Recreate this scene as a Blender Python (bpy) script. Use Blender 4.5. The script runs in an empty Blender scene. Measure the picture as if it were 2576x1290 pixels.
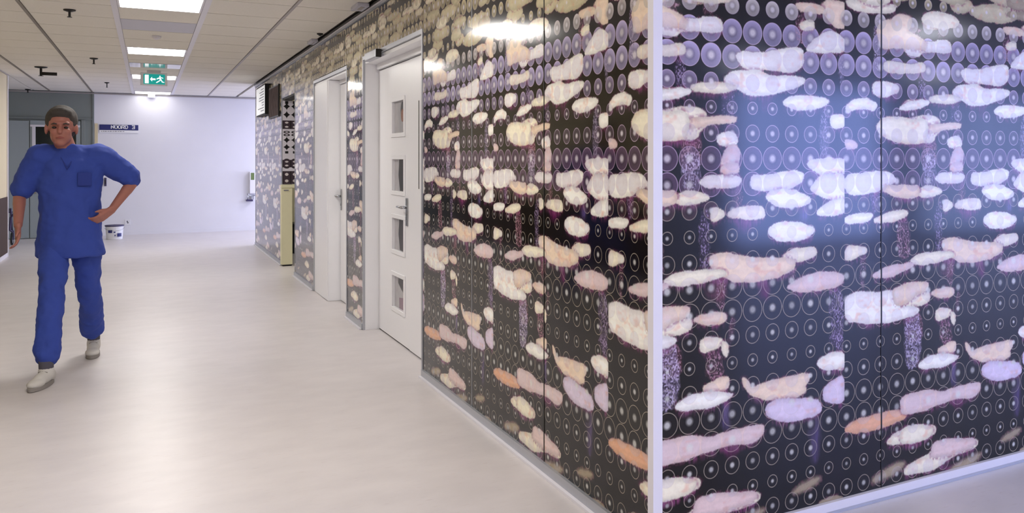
import bpy, bmesh, math, random
import numpy as np
from mathutils import Vector, Matrix

S = bpy.context.scene
COL = S.collection
# ------------------------------------------------------------------ camera, world, exposure
TH = math.radians(29.2); FPX = 2122.0; CX = 1556.0; HZ = 400.0; H = 1.42
SN, CS = math.sin(TH), math.cos(TH)
cam = bpy.data.cameras.new('camera'); cam_ob = bpy.data.objects.new('camera', cam); COL.objects.link(cam_ob)
cam.sensor_fit = 'HORIZONTAL'; cam.sensor_width = 36.0
cam.lens = FPX / 2576 * 36
cam.shift_x = (1288 - CX) / 2576
cam.shift_y = -(645 - HZ) / 2576
cam.clip_start = 0.05; cam.clip_end = 200
cam_ob.location = (0, 0, H); cam_ob.rotation_euler = (math.pi / 2, 0, -TH)
S.camera = cam_ob
w = bpy.data.worlds.new('world'); S.world = w; w.use_nodes = True
w.node_tree.nodes['Background'].inputs[0].default_value = (0.42, 0.55, 1.0, 1)
w.node_tree.nodes['Background'].inputs[1].default_value = 5.0
S.view_settings.view_transform = 'Standard'
try: S.view_settings.look = 'None'
except Exception: pass
S.view_settings.gamma = 1.0
S.view_settings.use_curve_mapping = False
S.view_settings.exposure = 0.0

def area(name, loc, rot, sx, sy, power, color):
    l = bpy.data.lights.new(name, 'AREA'); l.shape = 'RECTANGLE'; l.size = sx; l.size_y = sy
    l.energy = power; l.color = color
    o = bpy.data.objects.new(name, l); COL.objects.link(o); o.location = loc; o.rotation_euler = rot
    return o
CEIL = 2.653; XL = 1.569; YR = 2.549; XW = -1.786; YE = 15.12; YF = 18.3
WARM = (1.0, 0.955, 0.90); COOL = (0.62, 0.72, 1.0)
LAMP = 29.0
# ceiling lamps of the corridor and lobby behind the camera (out of frame)
for i, y in enumerate((4.1, 0.65, -2.8)):
    area('corridor_lamp', (0.095, y, CEIL - 0.012), (0, 0, 0), 0.6, 0.66, 38, WARM)
for x in (3.2, 6.6, 10.0):
    for y in (-0.6, -3.4):
        area('lobby_lamp', (x, y, CEIL - 0.012), (0, 0, 0), 0.6, 0.6, 26, (0.86, 0.88, 1.0))
# daylight coming in through the lobby windows and the window at the end of the far side corridor
for x, wd, p in ((8.95, 3.3, 300), (12.9, 3.3, 120)):
    area('lobby_daylight', (x, -4.96, 1.35), (math.radians(90), 0, 0), wd, 2.6, p, (0.27, 0.37, 1.0))
area('side_daylight', (7.4, 16.7, 1.5), (0, math.radians(90), 0), 2.2, 2.4, 165, (0.74, 0.76, 1.0))
area('side_lamp', (3.4, 16.7, CEIL - 0.012), (0, 0, 0), 0.6, 0.6, 40, (0.85, 0.86, 1.0))
area('side_lamp_west', (-4.4, 16.7, CEIL - 0.012), (0, 0, 0), 0.6, 0.6, 16, (0.95, 0.97, 1.0))

# ------------------------------------------------------------------ survey helpers
def on_left(u, X=XL):            # y of a vertical line seen at column u on the plane x = X
    d = u - CX
    return X * (FPX * CS - SN * d) / (FPX * SN + CS * d)
def zl(u, v, X=XL):
    y = on_left(u, X); dep = X * SN + y * CS
    return H - (v - HZ) * dep / FPX
def on_right(u, v, Y=YR):
    d = u - CX
    X = Y * (FPX * SN + CS * d) / (FPX * CS - SN * d); dep = X * SN + Y * CS
    return X, H - (v - HZ) * dep / FPX
def on_z(u, v, z):
    dep = (H - z) * FPX / (v - HZ); a = (u - CX) / FPX
    return dep * (SN + CS * a), dep * (CS - SN * a)

# ------------------------------------------------------------------ mesh helpers
def box(bm, x0, x1, y0, y1, z0, z1):
    vs = [bm.verts.new(p) for p in ((x0,y0,z0),(x1,y0,z0),(x1,y1,z0),(x0,y1,z0),(x0,y0,z1),(x1,y0,z1),(x1,y1,z1),(x0,y1,z1))]
    for f in ((3,2,1,0),(4,5,6,7),(0,1,5,4),(1,2,6,5),(2,3,7,6),(3,0,4,7)):
        bm.faces.new([vs[i] for i in f])
    return bm
def boxes(*bs):
    bm = bmesh.new()
    for b in bs: box(bm, *b)
    return bm
def bev(bm, r=0.003, seg=2):
    bmesh.ops.bevel(bm, geom=list(bm.edges), offset=r, segments=seg, affect='EDGES', profile=0.5)
    return bm
def frame_for(d):
    d = Vector(d).normalized(); up = Vector((0,0,1)) if abs(d.z) < 0.95 else Vector((1,0,0))
    a = d.cross(up).normalized(); b = d.cross(a).normalized()
    return a, b
def tube(bm, pts, rad, n=12, cap=True):
    pts = [Vector(p) for p in pts]
    if not hasattr(rad, '__len__'): rad = [rad] * len(pts)
    rings = []; prev = None
    for i, p in enumerate(pts):
        d = (pts[min(i+1, len(pts)-1)] - pts[max(i-1, 0)]).normalized()
        if prev is None: a, b = frame_for(d)
        else:
            a = (prev - d * prev.dot(d)).normalized(); b = d.cross(a)
        prev = a
        rings.append([bm.verts.new(p + (a*math.cos(2*math.pi*k/n) + b*math.sin(2*math.pi*k/n)) * rad[i]) for k in range(n)])
    for r0, r1 in zip(rings, rings[1:]):
        for k in range(n):
            bm.faces.new((r0[k], r0[(k+1)%n], r1[(k+1)%n], r1[k]))
    if cap:
        bm.faces.new(rings[0][::-1]); bm.faces.new(rings[-1])
    return bm
def lathe(bm, prof, c, n=24):
    rings = []
    for r, z in prof:
        rings.append([bm.verts.new((c[0]+r*math.cos(2*math.pi*k/n), c[1]+r*math.sin(2*math.pi*k/n), c[2]+z)) for k in range(n)])
    for r0, r1 in zip(rings, rings[1:]):
        for k in range(n): bm.faces.new((r0[k], r0[(k+1)%n], r1[(k+1)%n], r1[k]))
    bm.faces.new(rings[0][::-1]); bm.faces.new(rings[-1])
    return bm
def poly(bm, pts, off):        # flat prism from a 2d outline placed by function off(a, b, depth)
    f = [bm.verts.new(off(a, b, 0)) for a, b in pts]; g = [bm.verts.new(off(a, b, 1)) for a, b in pts]
    bm.faces.new(f); bm.faces.new(g[::-1]); n = len(pts)
    for i in range(n): bm.faces.new((f[i], g[i], g[(i+1)%n], f[(i+1)%n]))
    return bm
def obj(name, bm, mat, parent=None, smooth=False, uv=None, **props):
    off = Vector((0,0,0))
    if parent is not None:
        p = parent
        while p is not None: off += p.location; p = p.parent
    else:
        xs = [v.co for v in bm.verts]
        off = Vector(((min(c.x for c in xs)+max(c.x for c in xs))/2, (min(c.y for c in xs)+max(c.y for c in xs))/2, min(c.z for c in xs)))
    bmesh.ops.recalc_face_normals(bm, faces=bm.faces)
    if uv:
        L = bm.loops.layers.uv.new('UVMap')
        for f in bm.faces:
            for l in f.loops: l[L].uv = uv(l.vert.co)
    for v in bm.verts: v.co -= off
    me = bpy.data.meshes.new(name); bm.to_mesh(me); bm.free()
    if smooth:
        for p in me.polygons: p.use_smooth = True
    me.materials.append(mat)
    o = bpy.data.objects.new(name, me); COL.objects.link(o)
    if parent is None: o.location = off
    else: o.parent = parent
    for k, v in props.items(): o[k] = v
    return o
def thing(name, loc, label, cat, group=None):
    o = bpy.data.objects.new(name, None); COL.objects.link(o); o.location = loc; o.empty_display_size = 0.1
    o['label'] = label; o['category'] = cat
    if group: o['group'] = group
    return o
def tag(o, label, cat, group=None):
    o['label'] = label; o['category'] = cat
    if group: o['group'] = group
    return o
def struct(name, bm, mat, **k):
    o = obj(name, bm, mat, **k); o['kind'] = 'structure'; return o

# ------------------------------------------------------------------ materials
def srgb(r, g, b):
    f = lambda c: c/12.92 if c <= 0.04045 else ((c+0.055)/1.055)**2.4
    return (f(r), f(g), f(b), 1)
def mat(name, col, rough=0.5, metal=0.0, var=0.0, scale=20.0, bump=0.0, spec=0.5, coat=0.0, stretch=(1,1,1)):
    m = bpy.data.materials.new(name); m.use_nodes = True; nt = m.node_tree; b = nt.nodes['Principled BSDF']
    c = srgb(*col); b.inputs['Base Color'].default_value = c
    b.inputs['Roughness'].default_value = rough; b.inputs['Metallic'].default_value = metal
    b.inputs['Specular IOR Level'].default_value = spec; b.inputs['Coat Weight'].default_value = coat
    tc = nt.nodes.new('ShaderNodeTexCoord'); mp = nt.nodes.new('ShaderNodeMapping'); mp.inputs['Scale'].default_value = stretch
    nz = nt.nodes.new('ShaderNodeTexNoise'); nz.inputs['Scale'].default_value = scale; nz.inputs['Detail'].default_value = 5
    nt.links.new(tc.outputs['Object'], mp.inputs[0]); nt.links.new(mp.outputs[0], nz.inputs['Vector'])
    if var > 0:
        mx = nt.nodes.new('ShaderNodeMixRGB'); mx.blend_type = 'MIX'
        mx.inputs[1].default_value = tuple(x*(1-var) for x in c[:3])+(1,); mx.inputs[2].default_value = tuple(min(1, x*(1+var)) for x in c[:3])+(1,)
        nt.links.new(nz.outputs['Fac'], mx.inputs[0]); nt.links.new(mx.outputs[0], b.inputs['Base Color'])
    if bump > 0:
        bp = nt.nodes.new('ShaderNodeBump'); bp.inputs['Strength'].default_value = bump; bp.inputs['Distance'].default_value = 0.01
        nt.links.new(nz.outputs['Fac'], bp.inputs['Height']); nt.links.new(bp.outputs[0], b.inputs['Normal'])
    return m
def emis(name, col, s):
    m = bpy.data.materials.new(name); m.use_nodes = True; nt = m.node_tree; b = nt.nodes['Principled BSDF']
    b.inputs['Base Color'].default_value = (0.9,0.9,0.9,1); b.inputs['Emission Color'].default_value = tuple(col)+(1,); b.inputs['Emission Strength'].default_value = s
    return m
M = {}
M['white_paint'] = mat('white_paint', (0.95,0.95,0.97), 0.35, var=0.02)
M['door_white'] = mat('door_white', (0.97,0.97,0.985), 0.28, var=0.015)
M['wall_white'] = mat('wall_white', (0.90,0.90,0.93), 0.6, var=0.03, scale=3, bump=0.05)
M['wall_grey'] = mat('wall_grey', (0.50,0.53,0.53), 0.6, var=0.05, scale=3)
M['door_grey'] = mat('door_grey', (0.60,0.64,0.66), 0.45, var=0.04, scale=3)
M['beige'] = mat('beige', (0.85,0.80,0.66), 0.6, var=0.03, scale=4)
M['brown'] = mat('brown', (0.22,0.13,0.07), 0.7, var=0.25, scale=30, stretch=(1,1,0.1))
M['alu'] = mat('alu', (0.72,0.73,0.76), 0.35, metal=0.6, var=0.03)
M['alu_white'] = mat('alu_white', (0.90,0.89,0.92), 0.35, var=0.02)
M['dark'] = mat('dark', (0.07,0.07,0.08), 0.6)
M['black_metal'] = mat('black_metal', (0.10,0.09,0.08), 0.4, metal=0.3)
M['tile'] = mat('tile', (0.915,0.90,0.87), 0.9, var=0.05, scale=60, bump=0.15)
M['rail'] = mat('rail', (0.66,0.64,0.64), 0.5)
M['rail_dark'] = mat('rail_dark', (0.52,0.49,0.46), 0.5)
M['rail_white'] = mat('rail_white', (0.88,0.87,0.90), 0.4)
M['vent'] = mat('vent', (0.78,0.78,0.83), 0.5)
M['gloss_panel'] = mat('gloss_panel', (0.80,0.80,0.84), 0.10, metal=0.45)
M['chrome'] = mat('chrome', (0.70,0.71,0.73), 0.22, metal=0.95)
M['sign_blue'] = mat('sign_blue', (0.11,0.14,0.42), 0.4)
M['sign_white'] = mat('sign_white', (0.93,0.93,0.95), 0.4)
M['text_white'] = mat('text_white', (0.95,0.95,0.97), 0.5)
M['text_grey'] = mat('text_grey', (0.45,0.45,0.5), 0.5)
M['yellow'] = mat('yellow', (0.90,0.88,0.74), 0.5, var=0.03)
M['glass_dark'] = mat('glass_dark', (0.10,0.13,0.14), 0.08)
M['plastic_white'] = mat('plastic_white', (0.92,0.92,0.94), 0.35)
M['purple'] = mat('purple', (0.26,0.24,0.38), 0.4, metal=0.2)
M['rubber'] = mat('rubber', (0.12,0.12,0.13), 0.7)
M['green_label'] = mat('green_label', (0.42,0.50,0.30), 0.5)
M['scrub'] = mat('scrub', (0.20,0.29,0.64), 0.85, var=0.14, scale=9, bump=0.25)
M['scrub_dark'] = mat('scrub_dark', (0.16,0.23,0.55), 0.85, var=0.1, scale=9)
M['skin'] = mat('skin', (0.66,0.43,0.38), 0.5, var=0.06, scale=12)
M['hair'] = mat('hair', (0.25,0.23,0.22), 0.8, var=0.25, scale=60, bump=0.4)
M['shoe'] = mat('shoe', (0.83,0.82,0.80), 0.6, var=0.05)
M['sole'] = mat('sole', (0.58,0.56,0.54), 0.7)
M['sock'] = mat('sock', (0.35,0.34,0.38), 0.9)
M['eye'] = mat('eye', (0.12,0.09,0.08), 0.2)
M['lip'] = mat('lip', (0.60,0.32,0.30), 0.5)
M['exit_green'] = emis('exit_green', (0.0, 0.30, 0.27), 0.8)
M['exit_green'].node_tree.nodes['Principled BSDF'].inputs['Base Color'].default_value = srgb(0.05,0.50,0.48)
M['exit_white'] = emis('exit_white', (0.9, 1.0, 1.0), 0.9)
M['screen'] = emis('screen', (0.90, 0.95, 1.0), 0.35)
M['lamp'] = emis('lamp', (1.0, 0.965, 0.92), LAMP)
M['lamp_far'] = emis('lamp_far', (1.0, 0.97, 0.94), 4.0)
M['photo_dark'] = mat('photo_dark', (0.14,0.14,0.17), 0.3, var=0.7, scale=9)
M['photo_pale'] = mat('photo_pale', (0.70,0.69,0.70), 0.15, var=0.2, scale=12)
M['photo_flesh'] = mat('photo_flesh', (0.62,0.46,0.40), 0.2, var=0.2, scale=14)
M['photo_mauve'] = mat('photo_mauve', (0.50,0.38,0.45), 0.2, var=0.3, scale=14)

def floor_mat():
    m = bpy.data.materials.new('vinyl_floor'); m.use_nodes = True; nt = m.node_tree; b = nt.nodes['Principled BSDF']
    tc = nt.nodes.new('ShaderNodeTexCoord')
    def nz(scale, st, det=4):
        mp = nt.nodes.new('ShaderNodeMapping'); mp.inputs['Scale'].default_value = st
        n = nt.nodes.new('ShaderNodeTexNoise'); n.inputs['Scale'].default_value = scale; n.inputs['Detail'].default_value = det
        nt.links.new(tc.outputs['Object'], mp.inputs[0]); nt.links.new(mp.outputs[0], n.inputs['Vector']); return n
    a = nz(6, (0.8,1.3,1), 6); r = nt.nodes.new('ShaderNodeValToRGB')
    r.color_ramp.elements[0].position = 0.30; r.color_ramp.elements[0].color = srgb(0.822,0.800,0.803)
    r.color_ramp.elements[1].position = 0.68; r.color_ramp.elements[1].color = srgb(0.852,0.830,0.832)
    nt.links.new(a.outputs['Fac'], r.inputs[0])
    f = nz(42, (0.4,1.8,1), 5); r2 = nt.nodes.new('ShaderNodeValToRGB')
    r2.color_ramp.elements[0].position = 0.62; r2.color_ramp.elements[0].color = (1,1,1,1)
    r2.color_ramp.elements[1].position = 0.78; r2.color_ramp.elements[1].color = (0.90,0.87,0.86,1)
    nt.links.new(f.outputs['Fac'], r2.inputs[0])
    mx = nt.nodes.new('ShaderNodeMixRGB'); mx.blend_type = 'MULTIPLY'; mx.inputs[0].default_value = 1
    nt.links.new(r.outputs[0], mx.inputs[1]); nt.links.new(r2.outputs[0], mx.inputs[2]); nt.links.new(mx.outputs[0], b.inputs['Base Color'])
    b.inputs['Roughness'].default_value = 0.33; b.inputs['Specular IOR Level'].default_value = 0.38
    g = nz(3.0, (1,1,1), 3); bp = nt.nodes.new('ShaderNodeBump'); bp.inputs['Strength'].default_value = 0.02; bp.inputs['Distance'].default_value = 0.01
    nt.links.new(g.outputs['Fac'], bp.inputs['Height']); nt.links.new(bp.outputs[0], b.inputs['Normal'])
    return m
M['floor'] = floor_mat()

# ------------------------------------------------------------------ the mural print, drawn by code in wall coordinates
PERIOD = 1.25; T0 = 0.34; RES = 640
NW, NH = int(PERIOD*RES), int(CEIL*RES)
rng = np.random.RandomState(7)
def vnoise(scale, seed, sx=1.0, sy=1.0):         # smooth value noise 0..1, features of `scale` metres
    r = np.random.RandomState(seed); gx = int(PERIOD/(scale*sx))+3; gy = int(CEIL/(scale*sy))+3
    g = r.rand(gy, gx)
    x = (np.arange(NW)+.5)/RES/(scale*sx); y = (np.arange(NH)+.5)/RES/(scale*sy)
    xi = x.astype(int); yi = y.astype(int); fx = x-xi; fy = y-yi; fx = fx*fx*(3-2*fx); fy = (fy*fy*(3-2*fy))[:,None]
    a = g[yi][:,xi]*(1-fx)+g[yi][:,xi+1]*fx; b = g[yi+1][:,xi]*(1-fx)+g[yi+1][:,xi+1]*fx
    return a*(1-fy)+b*fy
N1 = vnoise(.03, 1); N2 = vnoise(.009, 2); N3 = vnoise(.004, 3); N4 = vnoise(.15, 4); N5 = vnoise(.0035, 5, 1, 1.6); N6 = vnoise(.02, 6, 2.2, .5); N7 = .5*vnoise(.012, 8, .5, 4)+.5*vnoise(.03, 18, 1, 2); N8 = .6*vnoise(.028, 9, 1.3, 1)+.4*vnoise(.011, 10, 1.5, 1); N6 = .5*N6+.5*vnoise(.013, 16)
TT, ZZ = np.meshgrid((np.arange(NW)+.5)/RES, (np.arange(NH)+.5)/RES)
IMG = np.zeros((NH, NW, 3)) + np.array([.058,.046,.042])
IMG += (N4[...,None]-.5)*np.array([.03,.02,.05])
def sdist(pts, pad=.03, chaik=2):
    p = np.array(pts, float)
    for _ in range(chaik):
        q = np.roll(p, -1, 0); p = np.stack([p*.78+q*.22, p*.22+q*.78], 1).reshape(-1, 2)
    x0 = max(0, int((p[:,0].min()-pad)*RES)); x1 = min(NW, int((p[:,0].max()+pad)*RES)+1)
    y0 = max(0, int((p[:,1].min()-pad)*RES)); y1 = min(NH, int((p[:,1].max()+pad)*RES)+1)
    if x1 <= x0 or y1 <= y0: return None
    sl = (slice(y0,y1), slice(x0,x1))
    X = TT[sl]+(N1[sl]-.5)*.011; Y = ZZ[sl]+(N1[sl][::-1]-.5)*.006+(N2[sl]-.5)*.0025
    d = np.full(X.shape, 9.0); ins = np.zeros(X.shape, bool)
    for i in range(len(p)):
        a = p[i]; b = p[(i+1)%len(p)]; e = b-a; L = (e**2).sum()+1e-12
        t = np.clip(((X-a[0])*e[0]+(Y-a[1])*e[1])/L, 0, 1)
        d = np.minimum(d, np.hypot(X-a[0]-t*e[0], Y-a[1]-t*e[1]))
        c = ((a[1] > Y) != (b[1] > Y)) & (X < (b[0]-a[0])*(Y-a[1])/(b[1]-a[1]+1e-12)+a[0])
        ins ^= c
    return sl, np.where(ins, d, -d)
def lay(sl, a, col):
    IMG[sl] = IMG[sl]*(1-a[...,None]) + col*a[...,None]
TYPES = {'c': (.98,.95,.85), 'w': (1,.99,.95), 's': (.96,.87,.77), 'p': (.92,.82,.80), 'l': (.90,.84,.92), 'd': (.66,.60,.50), 'o': (.93,.71,.57), 'y': (.80,.76,.62)}
def blob(kind, pts, soft=.003):
    r = sdist(pts)
    if r is None: return
    sl, sd = r
    sd = sd+.0065+(N3[sl]-.5)*.002+(N5[sl]-.5)*.002
    base = np.array(TYPES[kind])
    # pink rim and drip
    halo = np.clip(1+sd/.014, 0, 1)*.60*np.clip((N2[sl]-.25)*2, 0, 1)
    lay(sl, halo, np.array([.48,.22,.34]))
    a = np.clip(.5+sd/(2*soft), 0, 1)
    depth = np.clip(sd/.022, 0, 1)
    col = base*(.86+.14*depth[...,None])*(0.96+.08*N6[sl][...,None])
    col = col*(1-.05*np.clip((N8[sl]-.5)*3,0,1)[...,None]*np.array([.3,1,1]))
    warm = np.clip((N8[sl]-.66)*3, 0, 1)*.45
    col = col*(1-warm[...,None])+np.array([.90,.66,.55])*warm[...,None]
    lay(sl, a, np.clip(col, 0, 1))
def stip(kind, pts, dens=.5):
    r = sdist(pts)
    if r is None: return
    sl, sd = r
    m = np.clip(.5+sd/.012, 0, 1)
    c = {'p': (.62,.36,.44), 'v': (.50,.38,.58), 'l': (.66,.58,.76), 'm': (.52,.16,.38)}[kind]
    lay(sl, m*.55*(0.4+N6[sl]), np.array(c)*.66)
    sp = np.clip((N5[sl]-(1-dens))*6, 0, 1)*m*np.clip(N2[sl]*1.6, 0, 1)
    lay(sl, sp*.70, np.clip(np.array(c)*.7+.38, 0, 1))
def haze(kind, pts, a=.6):
    r = sdist(pts)
    if r is None: return
    sl, sd = r
    c = {'m': (.45,.12,.36), 'l': (.42,.34,.58), 'p': (.50,.20,.30)}[kind]
    lay(sl, np.clip(.5+sd/.03, 0, 1)*a*(.35+.9*N7[sl]), np.array(c))
CR = {'A': (1600,0,3.0), 'B': (2080,0,3.0), 'C': (1600,400,2.804), 'D': (2080,400,2.804), 'E': (1600,840,2.866), 'F': (2080,840,2.867)}
def tz(c, pts):
    ox, oy, k = CR[c]; out = []
    cx = sum(p[0] for p in pts)/len(pts)/k+ox
    copy = 1 if cx > 2123 else 0
    for x, y in pts:
        X, z = on_right(ox+x/k, oy+y/k)
        out.append((X-XL+T0-copy*PERIOD, z))
    return out
STIPS = [
 ('A','p',[(500,0),(620,0),(600,100),(500,110)],.5), ('A','v',[(290,440),(370,440),(380,670),(290,670)],.55), ('A','v',[(640,690),(750,690),(750,880),(640,870)],.4),
 ('A','p',[(340,1040),(490,1000),(500,1290),(340,1290)],.6), ('A','l',[(1390,830),(1450,800),(1460,1180),(1380,1190)],.5), ('A','p',[(1210,120),(1280,120),(1270,350),(1200,300)],.5),
 ('A','p',[(180,0),(300,0),(310,110),(220,70)],.5), ('C','v',[(440,400),(520,330),(525,790),(450,780)],.5), ('C','l',[(320,-40),(460,-40),(450,230),(330,230)],.6),
 ('C','p',[(570,860),(630,830),(630,1080),(560,1040)],.5), ('C','p',[(1060,840),(1130,740),(1130,900)],.5), ('C','p',[(660,200),(750,200),(755,330),(700,340)],.4),
 ('D','p',[(490,400),(570,390),(600,700),(500,720)],.55), ('D','p',[(230,700),(290,690),(260,920),(235,920)],.4), ('D','v',[(0,920),(122,900),(122,1290),(40,1290)],.55),
 ('D','p',[(560,1090),(680,1080),(680,1290),(550,1290)],.5), ('F','v',[(0,0),(122,0),(118,140),(60,120)],.5), ('E','l',[(140,30),(280,40),(320,280),(310,450),(250,560),(140,560)],.65),
 ('E','p',[(500,120),(620,120),(640,330),(500,340)],.6), ('D','v',[(300,60),(370,60),(370,380),(310,380)],.5), ('B','l',[(360,120),(400,120),(400,560),(350,560)],.5),
 ('B','p',[(590,200),(640,180),(740,230),(640,260)],.5), ('B','l',[(90,400),(135,400),(135,640),(90,640)],.4), ('C','p',[(660,1100),(700,1100),(690,1290),(650,1290)],.3)]
HAZES = [('C','m',[(690,415),(890,415),(800,520),(720,510)],.8), ('A','m',[(940,720),(1030,720),(1000,850),(950,840)],.6), ('C','m',[(870,840),(960,840),(940,1000),(880,980)],.8),
 ('C','m',[(1170,555),(1255,525),(1220,610)],.9), ('C','l',[(1170,300),(1220,300),(1220,440),(1150,440)],.7), ('E','m',[(620,820),(780,800),(680,930)],.8), ('E','l',[(600,490),(680,470),(680,690),(620,700)],.8),
 ('E','l',[(1240,560),(1340,560),(1320,940),(1250,930)],.6), ('F','m',[(820,950),(930,940),(920,1020),(860,1000)],.9), ('C','p',[(480,850),(640,820),(640,1000),(500,990)],.6),
 ('D','m',[(300,240),(360,230),(350,380),(310,380)],.6), ('F','m',[(420,740),(600,640),(560,700),(420,790)],.6), ('B','m',[(450,700),(540,690),(530,780),(460,770)],.7),
 ('A','p',[(290,1040),(480,1000),(490,1120),(330,1110)],.7), ('A','m',[(780,500),(1000,510),(960,540),(800,540)],.6)]
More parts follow.
